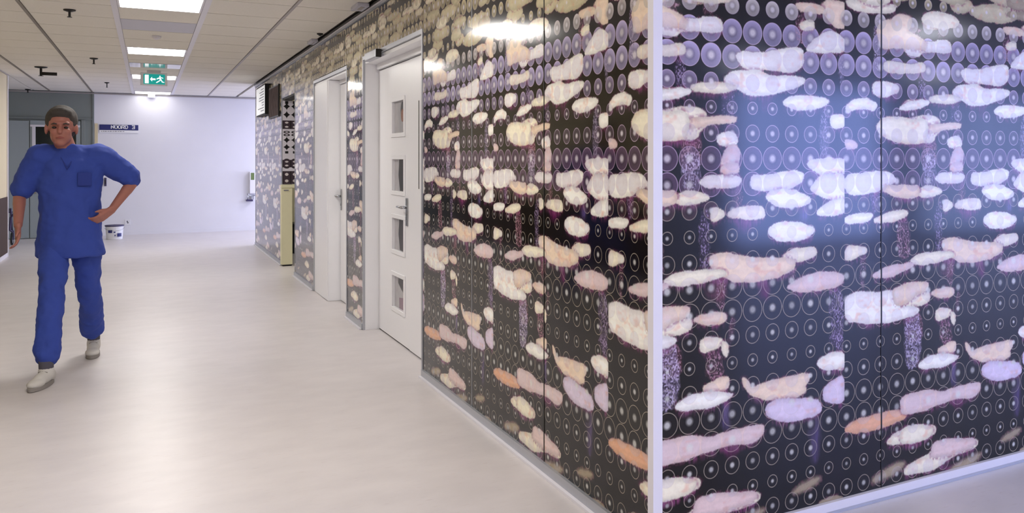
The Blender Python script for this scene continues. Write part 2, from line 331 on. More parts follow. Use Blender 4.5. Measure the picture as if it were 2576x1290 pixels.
BLOBS = [
 ('A','w',[(150,80),(260,85),(310,140),(320,150),(490,150),(510,130),(640,150),(655,235),(500,238),(480,230),(330,230),(310,270),(150,250)]),
 ('A','w',[(760,390),(960,410),(1120,370),(1262,365),(1255,500),(1180,545),(1000,520),(840,528),(780,470)]),
 ('A','w',[(665,600),(720,545),(940,540),(1000,585),(1180,580),(1275,600),(1262,632),(1180,665),(1000,712),(850,718),(760,665),(690,650)]),
 ('A','c',[(395,655),(520,628),(680,638),(765,668),(640,698),(480,692)]), ('A','c',[(140,682),(330,670),(405,690),(330,722),(140,748)]),
 ('A','w',[(1105,772),(1180,735),(1300,726),(1450,757),(1440,785),(1300,828),(1200,828)]),
 ('A','c',[(150,860),(280,820),(420,812),(525,850),(530,895),(560,925),(470,985),(460,1045),(150,1055)]), ('A','s',[(370,900),(750,878),(752,920),(570,930),(400,970)]),
 ('A','w',[(618,1018),(740,1000),(768,1060),(740,1105),(618,1092)]), ('A','p',[(650,1210),(690,1110),(772,1100),(772,1270),(640,1295)]),
 ('A','w',[(1285,1240),(1400,1200),(1610,1205),(1560,1330),(1400,1330)]), ('A','w',[(1275,375),(1330,325),(1400,255),(1480,240),(1575,300),(1575,385),(1400,402)]),
 ('A','s',[(1400,40),(1450,8),(1575,20),(1575,100),(1540,140),(1575,215),(1500,200),(1430,115)]), ('A','s',[(1190,30),(1380,40),(1445,100),(1370,92),(1240,82)]), ('A','c',[(1225,185),(1330,150),(1345,222),(1270,225)]),
 ('A','w',[(1465,870),(1572,872),(1575,962),(1465,965)]),
 ('B','c',[(140,8),(250,2),(380,28),(545,55),(430,68),(330,56),(200,42)]),
 ('B','s',[(383,180),(480,160),(540,110),(640,125),(640,200),(600,240),(720,290),(765,380),(600,355),(500,362),(410,362),(388,300)]),
 ('B','c',[(430,470),(520,470),(620,500),(740,478),(745,540),(600,548),(440,542)]), ('B','w',[(345,640),(400,618),(530,640),(545,690),(440,732),(350,705)]),
 ('B','w',[(142,805),(200,758),(320,748),(372,790),(365,835),(320,815),(200,822),(150,855)]), ('B','w',[(555,812),(640,768),(795,763),(700,818),(560,832)]),
 ('B','c',[(380,940),(440,892),(560,888),(650,910),(760,900),(760,1070),(600,1082),(500,1055),(400,1015)]), ('B','p',[(140,1060),(210,1070),(232,1112),(140,1122)]),
 ('C','w',[(440,170),(500,128),(620,118),(745,130),(725,195),(600,198),(480,192)]), ('C','p',[(588,80),(640,38),(722,38),(722,98),(620,102)]),
 ('C','w',[(818,185),(825,115),(900,122),(1100,88),(1175,100),(1168,162),(1060,218),(920,222),(840,210)]), ('C','w',[(910,272),(980,222),(1100,222),(1230,270),(1228,312),(1120,338),(1000,332)]),
 ('C','c',[(240,285),(320,238),(420,232),(525,276),(440,312),(320,320)]), ('C','s',[(90,235),(300,232),(240,290),(190,325),(110,320)]), ('C','c',[(528,362),(560,340),(640,396),(540,448)]),
 ('C','c',[(648,388),(720,340),(902,334),(902,418),(800,418),(660,405)]), ('C','w',[(926,512),(980,458),(1120,448),(1245,480),(1254,522),(1180,568),(1000,574)]),
 ('C','c',[(1015,702),(1100,642),(1200,630),(1268,628),(1274,672),(1180,712),(1110,722)]), ('C','s',[(525,782),(525,680),(650,668),(800,698),(900,710),(1080,698),(1115,740),(1100,792),(950,842),(780,864),(700,862),(630,828)]),
 ('C','c',[(185,875),(260,820),(400,793),(620,788),(634,816),(500,862),(320,888),(230,892)]), ('C','p',[(1065,902),(1160,850),(1250,810),(1402,798),(1478,830),(1440,895),(1250,928),(1120,928)]),
 ('C','s',[(100,1060),(260,1050),(355,1075),(345,1130),(260,1150),(100,1150)]), ('C','c',[(100,1160),(260,1140),(395,1135),(380,1205),(250,1245),(100,1250)]), ('C','s',[(405,1135),(480,1100),(625,1078),(632,1152),(500,1164),(430,1152)]),
 ('C','w',[(1200,48),(1260,10),(1402,0),(1560,20),(1520,80),(1402,112),(1300,102)]), ('C','w',[(1225,205),(1300,120),(1402,110),(1478,115),(1478,300),(1360,280),(1260,235)]), ('C','w',[(1275,375),(1340,322),(1402,290),(1478,290),(1478,380),(1320,398)]),
 ('D','w',[(128,120),(250,108),(330,88),(440,100),(495,150),(400,205),(300,242),(128,250)]), ('D','s',[(395,205),(500,188),(640,200),(655,240),(620,272),(480,262),(420,238)]),
 ('D','w',[(128,415),(220,388),(325,388),(300,430),(230,448),(128,448)]), ('D','c',[(316,442),(400,392),(520,368),(580,374),(540,412),(420,448)]), ('D','c',[(128,620),(230,618),(290,640),(240,682),(128,722)]),
 ('D','p',[(326,818),(420,772),(560,740),(614,738),(560,782),(440,828),(350,834)]), ('D','w',[(128,970),(250,935),(350,952),(460,920),(500,1000),(500,1040),(660,1050),(620,1092),(450,1152),(180,1152),(128,1112)]),
 ('D','s',[(460,930),(520,898),(620,868),(718,878),(705,922),(620,952),(575,1012),(480,1035)]),
 ('F','w',[(0,150),(118,130),(122,268),(20,240)]), ('E','w',[(1305,212),(1360,160),(1500,132),(1500,245),(1360,255)]), ('E','l',[(1345,432),(1380,370),(1500,290),(1500,505),(1370,485)]),
 ('F','o',[(128,682),(220,622),(400,570),(584,548),(570,602),(450,652),(280,702),(150,708)]), ('F','c',[(425,782),(520,702),(640,660),(785,663),(772,722),(620,782),(470,794)]),
 ('F','c',[(555,965),(700,890),(790,835),(860,768),(1085,752),(1085,812),(900,872),(800,962),(620,1004),(560,1014)]), ('F','c',[(925,955),(1080,928),(1104,962),(940,1014)]),
 ('E','c',[(468,30),(620,38),(610,90),(550,112),(478,138)]), ('E','c',[(620,60),(662,60),(662,160),(628,140)]), ('E','s',[(488,372),(662,298),(662,402),(500,424)]),
 ('E','w',[(275,524),(400,450),(520,420),(705,430),(640,484),(480,534),(310,548)]), ('E','s',[(765,308),(812,350),(822,400),(960,350),(1245,278),(1245,322),(1212,380),(1234,412),(1100,472),(950,472),(850,442),(795,412)]),
 ('E','l',[(930,572),(960,500),(1020,480),(1320,468),(1344,560),(1200,612),(1020,628)]), ('E','p',[(100,790),(420,738),(520,760),(620,720),(914,653),(922,700),(860,782),(700,792),(640,804),(480,852),(300,922),(100,950)]),
 ('E','c',[(100,1075),(300,1048),(434,1060),(400,1134),(250,1192),(100,1210)]), ('E','p',[(425,1235),(460,1180),(560,1160),(850,1138),(875,1190),(700,1252),(560,1294),(420,1310)]), ('E','d',[(1320,1212),(1433,1170),(1500,1180),(1433,1214),(1340,1234)])]
for c, k, p, a in HAZES: haze(k, tz(c, p), a)
for c, k, p, d in STIPS: stip(k, tz(c, p), d)
for c, k, p in BLOBS:                              # pink stain running down below each cell cluster
    q = [(a, b-.026) for a, b in tz(c, p)]; r = sdist(q)
    if r is not None:
        sl, sd = r; lay(sl, np.clip(.5+sd/.02, 0, 1)*np.clip(N7[sl]*2-.55, 0, 1)*.8, np.array([.50,.24,.42]))
for c, k, p in BLOBS: blob(k, tz(c, p))
for i in range(44):                                  # the print above what the front wall shows, seen only along the corridor
    t = rng.rand()*PERIOD; z = 2.02+rng.rand()*.62; a = .05+.10*rng.rand(); b = .012+.03*rng.rand(); n = 9
    blob('cyydyc'[rng.randint(6)], [(t+a*math.cos(6.283*j/n)*(1+.3*rng.rand()), z+b*math.sin(6.283*j/n)) for j in range(n)])
for t, z, a, b in ((.25,.10,.10,.02), (.72,.05,.12,.02), (1.05,.13,.07,.015)):
    blob('d', [(t+a*math.cos(6.283*j/9), z+b*math.sin(6.283*j/9)+.2*(a*math.cos(6.283*j/9))) for j in range(9)], .01)
PITCH = PERIOD/13; PZ = 0.0955; C0 = .0101
RAD = {0: .0450, 4: .0450, 3: .0325, 2: .0235, 1: .0325}
for k in range(-15, 14):
    zc = 1.421+k*PZ; R = RAD[k % 5]
    if zc < 0.0 or zc > CEIL: continue
    for c in range(-1, 14):
        tc = C0+c*PITCH; jt = rng.rand(3)
        x0 = max(0, int((tc-.055)*RES)); x1 = min(NW, int((tc+.055)*RES)); y0 = max(0, int((zc-.055)*RES)); y1 = min(NH, int((zc+.055)*RES))
        if x1 <= x0 or y1 <= y0: continue
        sl = (slice(y0,y1), slice(x0,x1)); r = np.hypot(TT[sl]-tc, ZZ[sl]-zc)
        ins = np.clip((R-r)*500+.5, 0, 1); cur = IMG[sl]; lum = cur.mean(-1); dk = np.clip(1-lum*1.5, 0, 1)
        vg = np.clip((ZZ[sl]-zc)/R*.5+.5, 0, 1)
        if k >= 7: col, al = np.array([.80,.75,.60]), .85
        elif k == 6: col, al = np.array([.80,.77,.76]), .88
        elif k in (4, 5): col, al = np.array([.71,.67,.82]), .88
        elif k == 3: col, al = np.array([.62,.56,.68]), .8
        elif k in (1, 2): col, al = np.array([.46,.38,.45]), .65
        elif k in (0, -1): col, al = np.array([.44,.32,.45]), .8
        elif k == -2: col, al = np.array([.40,.27,.30]), .6
        else: col, al = np.array([.16,.12,.12]), .15
        col = col*(.80+.30*vg[...,None]*(1 if k > 2 else .3)+.14*(jt[0]-.5))
        lay(sl, ins*al*((.15 if k < 6 else .5)+(.85 if k < 6 else .5)*dk)*(.8+.3*np.clip(r/R, 0, 1)), np.clip(col, 0, 1))
        lay(sl, ins*(1-dk)*.22, np.array([.84,.80,.88]) if k < 6 else np.array([.85,.82,.72]))
        ring = np.clip(1.4-np.abs(r-R)/.0017, 0, 1)
        oc = np.array([.84,.74,.84]) if k >= -1 else np.array([.78,.73,.66])
        lay(sl, ring*(.85 if k > -2 else .85 if k < -2 else .80)*(.16+.84*dk)*(1 if k < 6 else .5), oc)
        rc = R*.34
        hc = np.clip((rc*1.35-r)/(rc*.8), 0, 1)
        lay(sl, np.clip((R*.62-r)/.008, 0, 1)*(.10+.28*(k < 0))*dk, np.array([.04,.03,.03]))
        lay(sl, hc*.85, np.maximum(IMG[sl], np.array([.95,.92,.94])*(.82+.14*jt[1]) if k >= -1 else np.array([.84,.84,.82])*(.78+.28*jt[1])))
IMG = np.clip(IMG+(N3[...,None]-.5)*.02, 0, 1)
im = bpy.data.images.new('mural_print', NW, NH, alpha=False, float_buffer=False)
px = np.ones((NH, NW, 4), np.float32); px[..., :3] = IMG
im.pixels.foreach_set(px.ravel()); im.update(); im.pack()
def print_mat(name, image, rough=.12, spec=.36, ext='REPEAT'):
    m = bpy.data.materials.new(name); m.use_nodes = True; nt = m.node_tree; b = nt.nodes['Principled BSDF']
    t = nt.nodes.new('ShaderNodeTexImage'); t.image = image; t.extension = ext; uvn = nt.nodes.new('ShaderNodeUVMap'); uvn.uv_map = 'UVMap'
    nt.links.new(uvn.outputs[0], t.inputs[0]); nt.links.new(t.outputs[0], b.inputs['Base Color'])
    b.inputs['Roughness'].default_value = rough; b.inputs['Specular IOR Level'].default_value = spec
    return m
M['mural'] = print_mat('mural_laminate', im)
uvL = lambda c: ((YR-c.y+T0)/PERIOD, c.z/CEIL)
uvR = lambda c: ((c.x-XL+T0)/PERIOD, c.z/CEIL)

# ------------------------------------------------------------------ the setting
ZT = 2.60
D1A, D1B = on_left(1063), on_left(914); D2A, D2B = on_left(873), on_left(790)
OA, OB = on_left(742), on_left(709); DZ = 2.24; OZ = 2.205
struct('floor', boxes((XW-8, 15, -5.2, YF+.3, -.1, 0)), M['floor'])
ceil = struct('ceiling', boxes((XW-8, 15, -5.2, YF+.3, CEIL+.03, CEIL+.12)), M['rail_dark'])
# tiles
cols = [(XW, -1.53), (-1.53, -.88), (-.88, -.23), (-.23, .42), (.42, 1.04), (1.04, XL-.03)]
TP = .69; Y0T = 8.60
tmesh = {}
def tile_at(x0, x1, y0, y1, m='tile', name='ceiling_tile', drop=0.0):
    key = (round(x1-x0, 3), round(y1-y0, 3), m)
    if key not in tmesh:
        a, b = (x1-x0)/2-.004, (y1-y0)/2-.0065
        bm = boxes((-a, a, -b, b, 0, .028)); bmesh.ops.recalc_face_normals(bm, faces=bm.faces)
        me = bpy.data.meshes.new(name); bm.to_mesh(me); bm.free(); me.materials.append(M[m]); tmesh[key] = me
    o = bpy.data.objects.new(name, tmesh[key]); COL.objects.link(o); o.parent = ceil
    o.location = Vector(((x0+x1)/2, (y0+y1)/2, CEIL-drop)) - ceil.location
    return o
LY = [Y0T-2*TP+5*TP*i for i in range(4)]
rows = [Y0T+TP*i for i in range(-4, 15)]
for ci, (x0, x1) in enumerate(cols):
    for y in rows:
        y1 = min(y+TP, YF)
        if y1-y < .1: continue
        if ci == 3:
            if any(abs(y-ly) < .05 for ly in LY): continue
            if abs(y-Y0T) < .05: tile_at(x0+.02, x1-.02, y, y1, 'vent', 'vent_panel'); continue
            if abs(y-(Y0T+5*TP)) < .05: pass
            tile_at(x0+.02, x1-.02, y, y1)
        else:
            tile_at(x0+.012, x1-.012, y, y1)
b = bmesh.new()
for (x0, x1, y0, y1) in ((XW, 15, -5.2, rows[0]), (XW-8, XW, YE, YF), (XL, 15, YE, YF), (XL+.2, 4.2, OA, YE)):
    nx, ny = max(1, round((x1-x0)/.66)), max(1, round((y1-y0)/TP))
    for i in range(nx):
        for j in range(ny):
            a0 = x0+(x1-x0)*i/nx; a1 = x0+(x1-x0)*(i+1)/nx; c0 = y0+(y1-y0)*j/ny; c1 = y0+(y1-y0)*(j+1)/ny
            box(b, a0+.004, a1-.004, c0+.004, c1-.004, CEIL, CEIL+.028)
obj('ceiling_tiles_beyond', b, M['tile'], ceil, kind='stuff')
for x, wd, m in ((-1.53,.012,'rail_dark'), (-.88,.012,'rail_dark'), (1.04,.012,'rail'), (-.23,.022,'rail_white'), (.42,.022,'rail_white')):
    obj('ceiling_rail', boxes((x-wd, x+wd, rows[0], YF, CEIL-.006, CEIL+.03)), M[m], ceil)
gp = obj('glossy_panel', boxes((-.2, .39, 12.42, 12.98, CEIL-.006, CEIL-.001)), M['gloss_panel'], ceil)
obj('wall_angle', boxes((XW, XW+.02, rows[0], YE, CEIL-.012, CEIL-.002)), M['rail'], ceil)

# right-hand corridor wall with the mural (seen to the left of the corner)
TW = .13
core = boxes((XL+.011, XL+TW, YR+.011, D1A, 0, CEIL+.03), (XL+.011, XL+TW, D1A, D1B, DZ, CEIL+.03), (XL+.011, XL+TW, D1B, D2A, 0, CEIL+.03),
             (XL+.011, XL+TW, D2A, D2B, DZ, CEIL+.03), (XL+.011, XL+TW, D2B, OA, 0, CEIL+.03), (XL+.011, XL+TW, OA, OB, OZ, CEIL+.03), (XL+.011, XL+TW, OB, YE-.005, 0, CEIL+.03))
wr = struct('wall_right', core, M['dark'])
def lp(y0, y1, z0, z1, name='mural_panel'):
    g = .0022
    return obj(name, boxes((XL, XL+.010, y0+g, y1-g, z0, z1)), M['mural'], wr, uv=uvL)
J1, J2 = on_left(1369), on_left(1187)
lp(YR+.012, J1, .05, ZT); lp(J1, J2, .05, ZT); lp(J2, D1A-.012, .05, ZT)
lp(D1A-.012, D1B+.012, DZ+.03, ZT); lp(D1B+.012, D2A-.012, .05, ZT); lp(D2A-.012, D2B+.012, DZ+.03, ZT); lp(D2B+.012, OA-.006, .05, ZT)
lp(OA-.006, OB+.006, OZ+.02, ZT); lp(OB+.006, (OB+YE)/2, .05, ZT); lp((OB+YE)/2, YE-.012, .05, ZT)
# edge strips on the mural
for y in (OA-.006, OB+.0, YE-.012): obj('edge_strip', boxes((XL-.004, XL+.02, y, y+.012, .05, ZT)), M['alu'], wr)
obj('joint_cover', boxes((XL-.002, XL+.005, J1-.0035, J1+.0035, .05, ZT)), M['black_metal'], wr)
obj('joint_cover', boxes((XL-.001, XL+.005, J2-.0025, J2+.0025, .05, ZT)), M['alu'], wr)
for k, (y0, y1) in enumerate(((YR-.004, D1A-.01), (D1B+.01, D2A-.01), (D2B+.01, OA), (OB, YE))):
    o = struct('baseboard_right' if k == 0 else 'baseboard_right.%03d' % k, boxes((XL-.014, XL+.011, y0, y1, .006, .052)), M['alu'])
    obj('sealant', boxes((XL-.030, XL-.0142, y0, y1, 0.0005, .012)), M['alu_white'], o)
tr = struct('trim_1', boxes((XL-.012, XL+.011, YR, YE, ZT+.002, ZT+.030)), M['alu'])
obj('lower_lip', boxes((XL-.018, XL-.0125, YR, YE, ZT+.020, ZT+.030)), M['alu_white'], tr)
obj('gap_shadow_strip', boxes((XL-.026, XL-.019, YR, YE, CEIL-.02, CEIL-.007)), M['black_metal'], tr)  # dark strip stands in for the shadow gap between trim and ceiling

# front wall facing the camera (right of the corner)
wf = struct('wall_front', boxes((XL+TW+.002, 6.2, YR+.011, YR+.14, 0, CEIL+.03)), M['dark'])
XJ = on_right(2217, 400)[0]
for x0, x1 in ((XL+.012, XJ), (XJ, XJ+1.2), (XJ+1.2, 6.19)):
    obj('mural_panel', boxes((x0+.002, x1-.002, YR, YR+.010, .045, ZT)), M['mural'], wf, uv=uvR)
obj('joint_cover', boxes((XJ-.003, XJ+.003, YR-.002, YR+.005, .045, ZT)), M['black_metal'], wf)
o = struct('baseboard_front', boxes((XL-.014, 6.2, YR-.016, YR+.011, .004, .044)), M['alu_white'])
obj('sealant', boxes((XL-.014, 6.2, YR-.026, YR-.0162, .0005, .010)), M['alu'], o)
bm = boxes((XL-.008, XL+.030, YR-.008, YR-.001, 0.0, CEIL), (XL-.008, XL-.001, YR-.001, YR+.030, 0.0, CEIL))
struct('trim_2', bm, M['alu_white'])
struct('trim_3', boxes((XL+.03, 6.2, YR-.012, YR+.011, ZT+.002, ZT+.03)), M['alu_white'])

# left corridor wall, far wall, remaining shell
DDZ = .87
wl = struct('wall_left', boxes((XW-.15, XW, -5.2, YE, 0, CEIL+.03)), M['beige'])
obj('dado_panel', boxes((XW+.0005, XW+.012, -5.2, YE-.06, .06, DDZ)), M['brown'], wl)
obj('corner_guard', boxes((XW+.0005, XW+.016, YE-.05, YE+.006, .0, CEIL)), M['alu_white'], wl)
struct('baseboard_left', boxes((XW+.001, XW+.014, -5.2, YE-.06, 0, .058)), M['alu_white'])
XS = on_z(235, 243, CEIL)[0]*YF/on_z(235, 243, CEIL)[1]
XS = YF*(FPX*SN+CS*(235-CX))/(FPX*CS-SN*(235-CX))
wb = struct('wall_back', boxes((XS, 8.0, YF, YF+.15, 0, CEIL+.03)), M['wall_white'])
struct('wall_back_west', boxes((XW-8, XS-.002, YF-.002, YF+.15, 0, CEIL+.03)), M['wall_grey'])
struct('baseboard_back', boxes((XS, 8.0, YF-.012, YF-.0005, 0, .07)), M['wall_white'])
obj('ceiling_line', boxes((XW-6, 8.0, YF-.02, YF-.004, CEIL-.035, CEIL-.012)), M['rail'], ceil)
def far(u, v, Y=YF): return on_right(u, v, Y)
struct('wall_west', boxes((XW-8.1, XW-8, YE, YF, 0, CEIL+.03)), M['wall_grey'])
struct('wall_left_return', boxes((XW-8, XW-.152, YE-.15, YE-.002, 0, CEIL+.03)), M['beige'])
struct('wall_east_inner', boxes((XL+TW+.002, 8, YE-.13, YE-.005, 0, CEIL+.03)), M['wall_white'])
# side alcove behind the mural opening
struct('wall_alcove_south', boxes((XL+TW+.002, 4.2, OA-.12, OA-.004, 0, CEIL+.03)), M['wall_white'])
struct('wall_alcove_east', boxes((4.2, 4.3, OA-.12, YE-.14, 0, CEIL+.03)), M['yellow'])
struct('wall_alcove_back', boxes((XL+TW+.002, 4.19, 14.3, 14.4, 0, CEIL+.03)), M['yellow'])
area('alcove_lamp', (2.9, 12.6, CEIL-.02), (0,0,0), .6, .6, 14, WARM)
# east end of the far side corridor: window
we = struct('wall_side_east', boxes((8.0, 8.12, YE-.15, YF+.15, 0, .5), (8.0, 8.12, YE-.15, YF+.15, 2.5, CEIL+.03)), M['wall_white'])
# lobby
struct('wall_lobby_east', boxes((15, 15.1, -5.2, YR+.2, 0, CEIL+.03)), M['wall_white'])
struct('wall_lobby_north', boxes((6.2, 15, YR+.02, YR+.14, 0, CEIL+.03)), M['wall_white'])
segs = [(XW-.15, 7.4), (10.5, 11.3), (14.5, 15)]
struct('wall_lobby_south', boxes(*[(a, c, -4.9, -4.75, 0, CEIL+.03) for a, c in segs], (7.4, 10.5, -4.9, -4.75, 0, .12), (7.4, 10.5, -4.9, -4.75, 2.58, CEIL+.03), (11.3, 14.5, -4.9, -4.75, 0, .12), (11.3, 14.5, -4.9, -4.75, 2.58, CEIL+.03)), M['wall_white'])
for k, (a, c) in enumerate(((7.4, 10.5), (11.3, 14.5))):
    n = 3; bs = []
    for i in range(n+1):
        x = a+(c-a)*i/n; bs.append((x-.02, x+.02, -4.85, -4.79, .12, 2.58))
    bs += [(a, c, -4.85, -4.79, .12, .18), (a, c, -4.85, -4.79, 2.52, 2.58)]
    struct('window_%d' % (k+1), boxes(*bs), M['alu_white'])

# ------------------------------------------------------------------ doors on the corridor
XD = 1.695                                      # plane of the recessed leaves
def frame(name, y0, y1, ztop, parent=None):
    f = boxes((XL-.006, XL+.012, y0-.012, y0+.012, 0, ztop+.03), (XL-.006, XL+.012, y1-.012, y1+.012, 0, ztop+.03), (XL-.006, XL+.012, y0+.012, y1-.012, ztop, ztop+.03))
    return f
# door 1
d1 = struct('door_1', frame('f', D1A, D1B, DZ), M['alu'])
obj('lining', boxes((XL+.0125, XD+.02, D1B-.012, D1B-.0005, 0, DZ-.002), (XL+.0125, XD+.02, D1A+.0005, D1A+.012, 0, DZ-.002), (XL+.0125, XD+.02, D1A+.0125, D1B-.0125, DZ-.03, DZ-.002)), M['door_white'], d1)
ly0, ly1 = on_left(1031, XD), D1B-.016
obj('top_stop', boxes((XD-.02, XD+.03, D1A+.013, D1B-.013, 2.165, DZ-.031)), M['door_white'], d1)
# leaf with four openings
zc = [1.745, 1.295, .835, .385]
wy0, wy1 = on_left(1020, XD), on_left(986, XD)
hw = .155
yc0, yc1 = wy0+.03, wy1-.03
lz = [0.01]; bs = []
for z in sorted(zc):
    bs.append((XD, XD+.04, ly0, ly1, lz[-1], z-hw+.03)); lz.append(z+hw-.03)
    bs.append((XD, XD+.04, ly0, yc0, z-hw+.03, z+hw-.03)); bs.append((XD, XD+.04, yc1, ly1, z-hw+.03, z+hw-.03))
bs.append((XD, XD+.04, ly0, ly1, lz[-1], 2.155))
leaf1 = obj('door_leaf', boxes(*bs), M['door_white'], d1)
obj('bottom_seal', boxes((XD+.003, XD+.035, ly0, ly1, .001, .009)), M['dark'], d1)
for i, z in enumerate(zc):
    a, c = .0, .032
    f = boxes((XD-.009, XD-.0005, wy0, wy1, z+hw-c, z+hw), (XD-.009, XD-.0005, wy0, wy1, z-hw, z-hw+c), (XD-.009, XD-.0005, wy0, wy0+c, z-hw+c, z+hw-c), (XD-.009, XD-.0005, wy1-c, wy1, z-hw+c, z+hw-c))
    obj('glazing_bead', bev(f, .002, 1), M['door_white'], leaf1)
    pm = boxes((XD+.015, XD+.020, yc0, yc1, z-hw+.03, z+hw-.03))
    ya, yb, za, zb = yc0+.005, yc0+(yc1-yc0)*.58, z-hw+.035, z+hw-.035
    obj('pane', pm, M['photo_pale'], leaf1)
    bm = bmesh.new()
    ymid = (ya+yb)/2
    offx = lambda A, B, dd: (XD+.0145-.002*dd, A, B)
    if i == 0:
        poly(bm, [(ymid+.055*math.cos(t*.524), z+.055+.06*math.sin(t*.524)) for t in range(12)], offx); obj('pane_print', bm, M['photo_dark'], leaf1)
        bm = bmesh.new(); poly(bm, [(ymid+.035*math.cos(t*.524), z+.01+.05*math.sin(t*.524)) for t in range(12)], lambda A, B, dd: (XD+.0120-.002*dd, A, B)); obj('pane_print', bm, M['photo_flesh'], leaf1)
    elif i == 3:
        poly(bm, [(ya, z-.02), (yb+.03, zb-.05), (yb+.03, zb), (ya, zb)], offx); obj('pane_print', bm, M['photo_dark'], leaf1)
        bm = bmesh.new(); poly(bm, [(ya, za), (yb, za), (yb, z-.04), (ya, z-.02)], offx); obj('pane_print', bm, M['photo_mauve'], leaf1)
    else:
        poly(bm, [(ya, za), (yb-.02, za), (yb+.02, z), (yb, zb), (ya, zb)], offx); obj('pane_print', bm, M['photo_dark'], leaf1)
def lever(parent, x, y, z, dirn=1, L=.13):
    p = obj('handle_plate', bev(boxes((x-.010, x-.0005, y-.02, y+.02, z-.14, z+.07)), .003, 2), M['chrome'], parent)
    bm = bmesh.new(); tube(bm, [(x-.009, y, z), (x-.052, y, z)], .011, 12); tube(bm, [(x-.048, y-.008*dirn, z), (x-.05, y+.03*dirn, z), (x-.05, y+L*.7*dirn, z+.002), (x-.046, y+L*dirn, z)], [.011,.010,.009,.008], 12)
    obj('lever_handle', bm, M['chrome'], parent, smooth=True)
    bm = bmesh.new(); tube(bm, [(x-.013, y, z-.085), (x-.0105, y, z-.085)], .010, 12); obj('key_cylinder', bm, M['chrome'], parent)
lever(leaf1, XD, ly0+.065, 1.06)
sp0 = D1A+.014
sp = obj('side_panel', boxes((XD-.004, XD+.04, sp0, ly0-.008, .01, 2.155)), M['door_white'], d1)
gy = on_left(1054, XD-.004)
obj('vertical_slot', boxes((XD-.006, XD-.0045, gy-.006, gy+.006, zl(1054, 475, XD), zl(1054, 253, XD))), M['dark'], sp)
obj('bottom_seal', boxes((XD+.003, XD+.035, sp0, ly0-.008, .001, .009)), M['dark'], d1)
# door closer of door 1
cy0, cy1 = on_left(962), on_left(936)
dc = obj('door_closer', bev(boxes((XL-.055, XL-.007, cy0, cy1+.02, 2.195, 2.262)), .008, 2), M['alu'], d1)
obj('closer_end_cap', bev(boxes((XL-.052, XL-.010, cy0-.012, cy0-.0005, 2.198, 2.259)), .003, 1), M['black_metal'], dc)
# door 2
d2 = struct('door_2', frame('f', D2A, D2B, DZ-.01), M['alu'])
py = on_left(822)
obj('lining', boxes((XL+.0125, XD+.02, D2B-.012, D2B-.0005, 0, DZ-.012), (XL+.0125, XD+.02, D2A+.0005, D2A+.012, 0, DZ-.012), (XL+.0125, XD+.02, D2A+.0125, D2B-.0125, DZ-.03, DZ-.012)), M['door_white'], d2)
obj('flush_panel', bev(boxes((XL+.004, XL+.07, py+.01, D2B-.014, .004, DZ-.034)), .002, 1), M['door_white'], d2)
obj('inner_jamb', boxes((XL+.010, XD+.02, py-.03, py+.009, .002, DZ-.034)), M['door_white'], d2)
l2y0, l2y1 = D2A+.03, py-.042
leaf2 = obj('door_leaf', boxes((XD, XD+.04, l2y0, l2y1, .01, 2.16)), M['door_white'], d2)
obj('leaf_gap', boxes((XD+.012, XD+.02, l2y1+.001, py-.031, .01, 2.16)), M['dark'], d2)
obj('top_stop', boxes((XD-.01, XD+.03, l2y0, py-.031, 2.168, DZ-.031)), M['door_white'], d2)
lever(leaf2, XD, l2y1-.05, 1.05, dirn=1, L=.12)
struct('wall_rooms_backing', boxes((XD+.045, XD+.06, D1A-.3, D1B+.3, 0, 2.3), (XD+.045, XD+.06, D2A-.3, D2B+.3, 0, 2.3)), M['dark'])

# grey double door in the far wall, west part
def fx(u, v): return on_right(u, v, YF)
Yg = YF-.02
def fb(u0, v0, u1, v1, t0, t1):
    x0, z1 = on_right(u0, v0, YF); x1, z0 = on_right(u1, v1, YF)
    return (x0, x1, YF-t1, YF-t0, max(z0, .001), z1)
d3 = struct('door_3', boxes(fb(8, 294, 232, 301, .003, .05), fb(-6, 294, 6, 606, .003, .05), fb(205, 302, 214, 606, .003, .05)), M['wall_grey'])
b0 = fb(20, 303, 74, 606, .004, .04); b0 = b0[:4]+(.01, b0[5]); obj('door_leaf', boxes(b0), M['door_grey'], d3)
x0, z1 = fx(76, 303); x1, _ = fx(203, 303); gx0, gz1 = fx(90, 318); gx1, gz0 = fx(192, 385)
leaf = obj('door_leaf', boxes((x0, gx0, YF-.04, YF-.004, .01, z1), (gx1, x1, YF-.04, YF-.004, .01, z1), (gx0, gx1, YF-.04, YF-.004, .01, gz0), (gx0, gx1, YF-.04, YF-.004, gz1, z1)), M['door_grey'], d3)
obj('pane', boxes((gx0, gx1, YF-.025, YF-.020, gz0, gz1)), M['glass_dark'], leaf)
obj('glazing_bead', boxes((gx0-.08, gx1+.06, YF-.052, YF-.0405, gz1-.005, gz1+.03), (gx0-.05, gx0, YF-.052, YF-.0405, gz0, gz1-.005)), M['rail_white'], leaf)
obj('pull_handle', boxes((gx0-.02, gx0+.012, YF-.08, YF-.0525, .80, 1.05)), M['chrome'], leaf)
struct('trim_4', boxes((XS-.015, XS+.012, YF-.016, YF-.0025, 0, CEIL)), M['wall_grey'])

